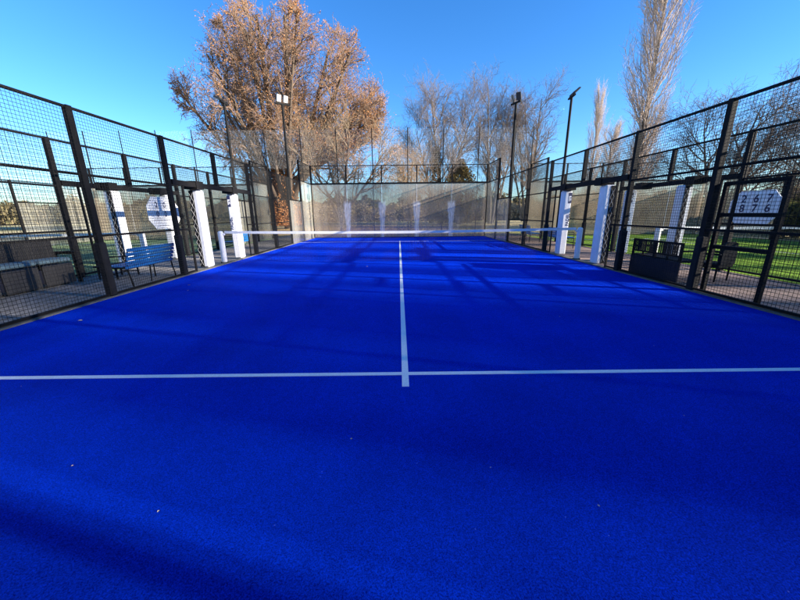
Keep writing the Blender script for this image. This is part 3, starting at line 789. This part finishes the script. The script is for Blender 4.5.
wood('far_wood', [(0, 72), (40, 74), (90, 70), (130, 50)], 6.5, 4, 240, M['wood_olive'], 'mixed olive wood on the horizon beyond the right court', .42, 3)
wood('hedge', [(20.5, 24), (20.0, 10), (20.2, -14)], 2.0, .8, 900, M['hedge'], 'dark hedge along the far side of the right green court', .12, 4, .25)
wood('hedge', [(22, 26), (48, 30), (80, 20)], 3.4, 1.6, 420, M['hedge'], 'dark shrubs behind the right green court, below the wide bare tree', .22, 6, .4)
wood('rear_wood', [(-70, -46), (-20, -40), (20, -42), (80, -60)], 7.5, 4, 240, M['wood_tan'], 'tan winter wood behind the photographer', .45, 5)
wood('rear_scrub', [(-8, -30), (-2, -31)], 9, 2, 500, M['wood_olive'], 'dark tall scrub behind the photographer', .4, 8)

# fallen leaves on the blue turf
rnd = random.Random(7); first = None
def leafmesh():
    me = MB(); n = 8; pts = []
    for k in range(n):
        a = 2 * math.pi * k / n; r = .028 * (1 + .35 * math.cos(a)) * (.75 if k % 2 else 1)
        pts.append((r * math.cos(a), r * .7 * math.sin(a), .004 + .008 * abs(math.sin(a))))
    me.v = pts + [(0, 0, .002)]; me.f = [(k, (k + 1) % n, n) for k in range(n)]
    return me
spots = [(-4.35, -5.35), (-4.0, -3.6), (-4.3, -3.1), (-.9, -.95), (-.6, -2.5), (-2.2, 1.5), (1.3, -3.0), (2.1, -5.4), (-1.9, -8.0), (.45, -8.05), (.9, -8.3), (-1.2, -8.3), (-.35, -7.8),
         (-3.2, -7.1), (1.9, -7.6), (2.6, -6.4), (-.2, -6.0), (3.4, -4.9), (-2.6, -5.9), (.7, -8.6), (-1.5, -8.55), (-1.0, -8.62)]
for i, (x, y) in enumerate(spots[:16]):
    if first is None: first = leafmesh().build('fallen_leaf', M['leafbrown']); o = first; tag(o, 'small dry leaf lying on the blue turf', 'leaf', 'dry leaves scattered on the blue turf')
    else: o = first.copy(); C.objects.link(o)
    o.location = (x, y, .014); o.rotation_euler = (rnd.uniform(-.3, .3), rnd.uniform(-.3, .3), rnd.uniform(0, 6)); k = rnd.uniform(.16, .3) if i > 3 else .9; o.scale = (k, k, k)

# ------------------------------------------------------------------ light
EL, AZ = R(16.8), math.atan2(.965, -.26)          # azimuth measured from +y towards +x
sd = Vector((math.sin(AZ) * math.cos(EL), math.cos(AZ) * math.cos(EL), math.sin(EL)))
W = bpy.data.worlds.new('World'); S.world = W; W.use_nodes = True; t = W.node_tree; t.nodes.clear()
sky = N(t, 'ShaderNodeTexSky'); sky.sky_type = 'NISHITA'; sky.sun_disc = False; sky.sun_elevation = EL; sky.sun_rotation = AZ
sky.air_density = 1.0; sky.dust_density = .0; sky.ozone_density = 3.0; sky.altitude = 0
hs = N(t, 'ShaderNodeHueSaturation'); hs.inputs['Saturation'].default_value = 1.25
bg = N(t, 'ShaderNodeBackground'); bg.inputs[1].default_value = .075
o = N(t, 'ShaderNodeOutputWorld'); t.links.new(sky.outputs[0], hs.inputs['Color']); t.links.new(mixc(t, 1.0, hs.outputs[0], (.76, .92, 1.16), 'MULTIPLY'), bg.inputs[0]); t.links.new(bg.outputs[0], o.inputs[0])
l = bpy.data.lights.new('sun', 'SUN'); l.energy = 4.8; l.angle = R(.55); l.color = (1, .90, .76)
lo = bpy.data.objects.new('sun', l); C.objects.link(lo); lo.rotation_euler = sd.to_track_quat('Z', 'Y').to_euler()

# ------------------------------------------------------------------ camera
pit, yaw, rol = .2605077, .00093, -.01044544
def cdir(u, vdown, f):
    c, s = math.cos(-rol), math.sin(-rol); u, vdown = c * u - s * vdown, s * u + c * vdown
    d = (u, f, -vdown); c, s = math.cos(pit), math.sin(pit); d = (d[0], c * d[1] + s * d[2], -s * d[1] + c * d[2])
    c, s = math.cos(yaw), math.sin(yaw); return Vector((c * d[0] + s * d[1], -s * d[0] + c * d[1], d[2]))
rx, ry, rz = cdir(1, 0, 0), cdir(0, -1, 0), -cdir(0, 0, 1)
cam = bpy.data.cameras.new('camera'); cam.sensor_width = 36; cam.lens = 325.28 / 800 * 36; cam.clip_start = .05; cam.clip_end = 3000
co = bpy.data.objects.new('camera', cam); C.objects.link(co)
co.matrix_world = Matrix(((rx.x, ry.x, rz.x, -.0405), (rx.y, ry.y, rz.y, -9.5435), (rx.z, ry.z, rz.z, 1.374), (0, 0, 0, 1)))
S.camera = co
S.render.engine = 'CYCLES'
S.cycles.transparent_max_bounces = 24
S.view_settings.view_transform = 'Standard'; S.view_settings.look = 'None'; S.view_settings.exposure = 1.92; S.view_settings.gamma = 1
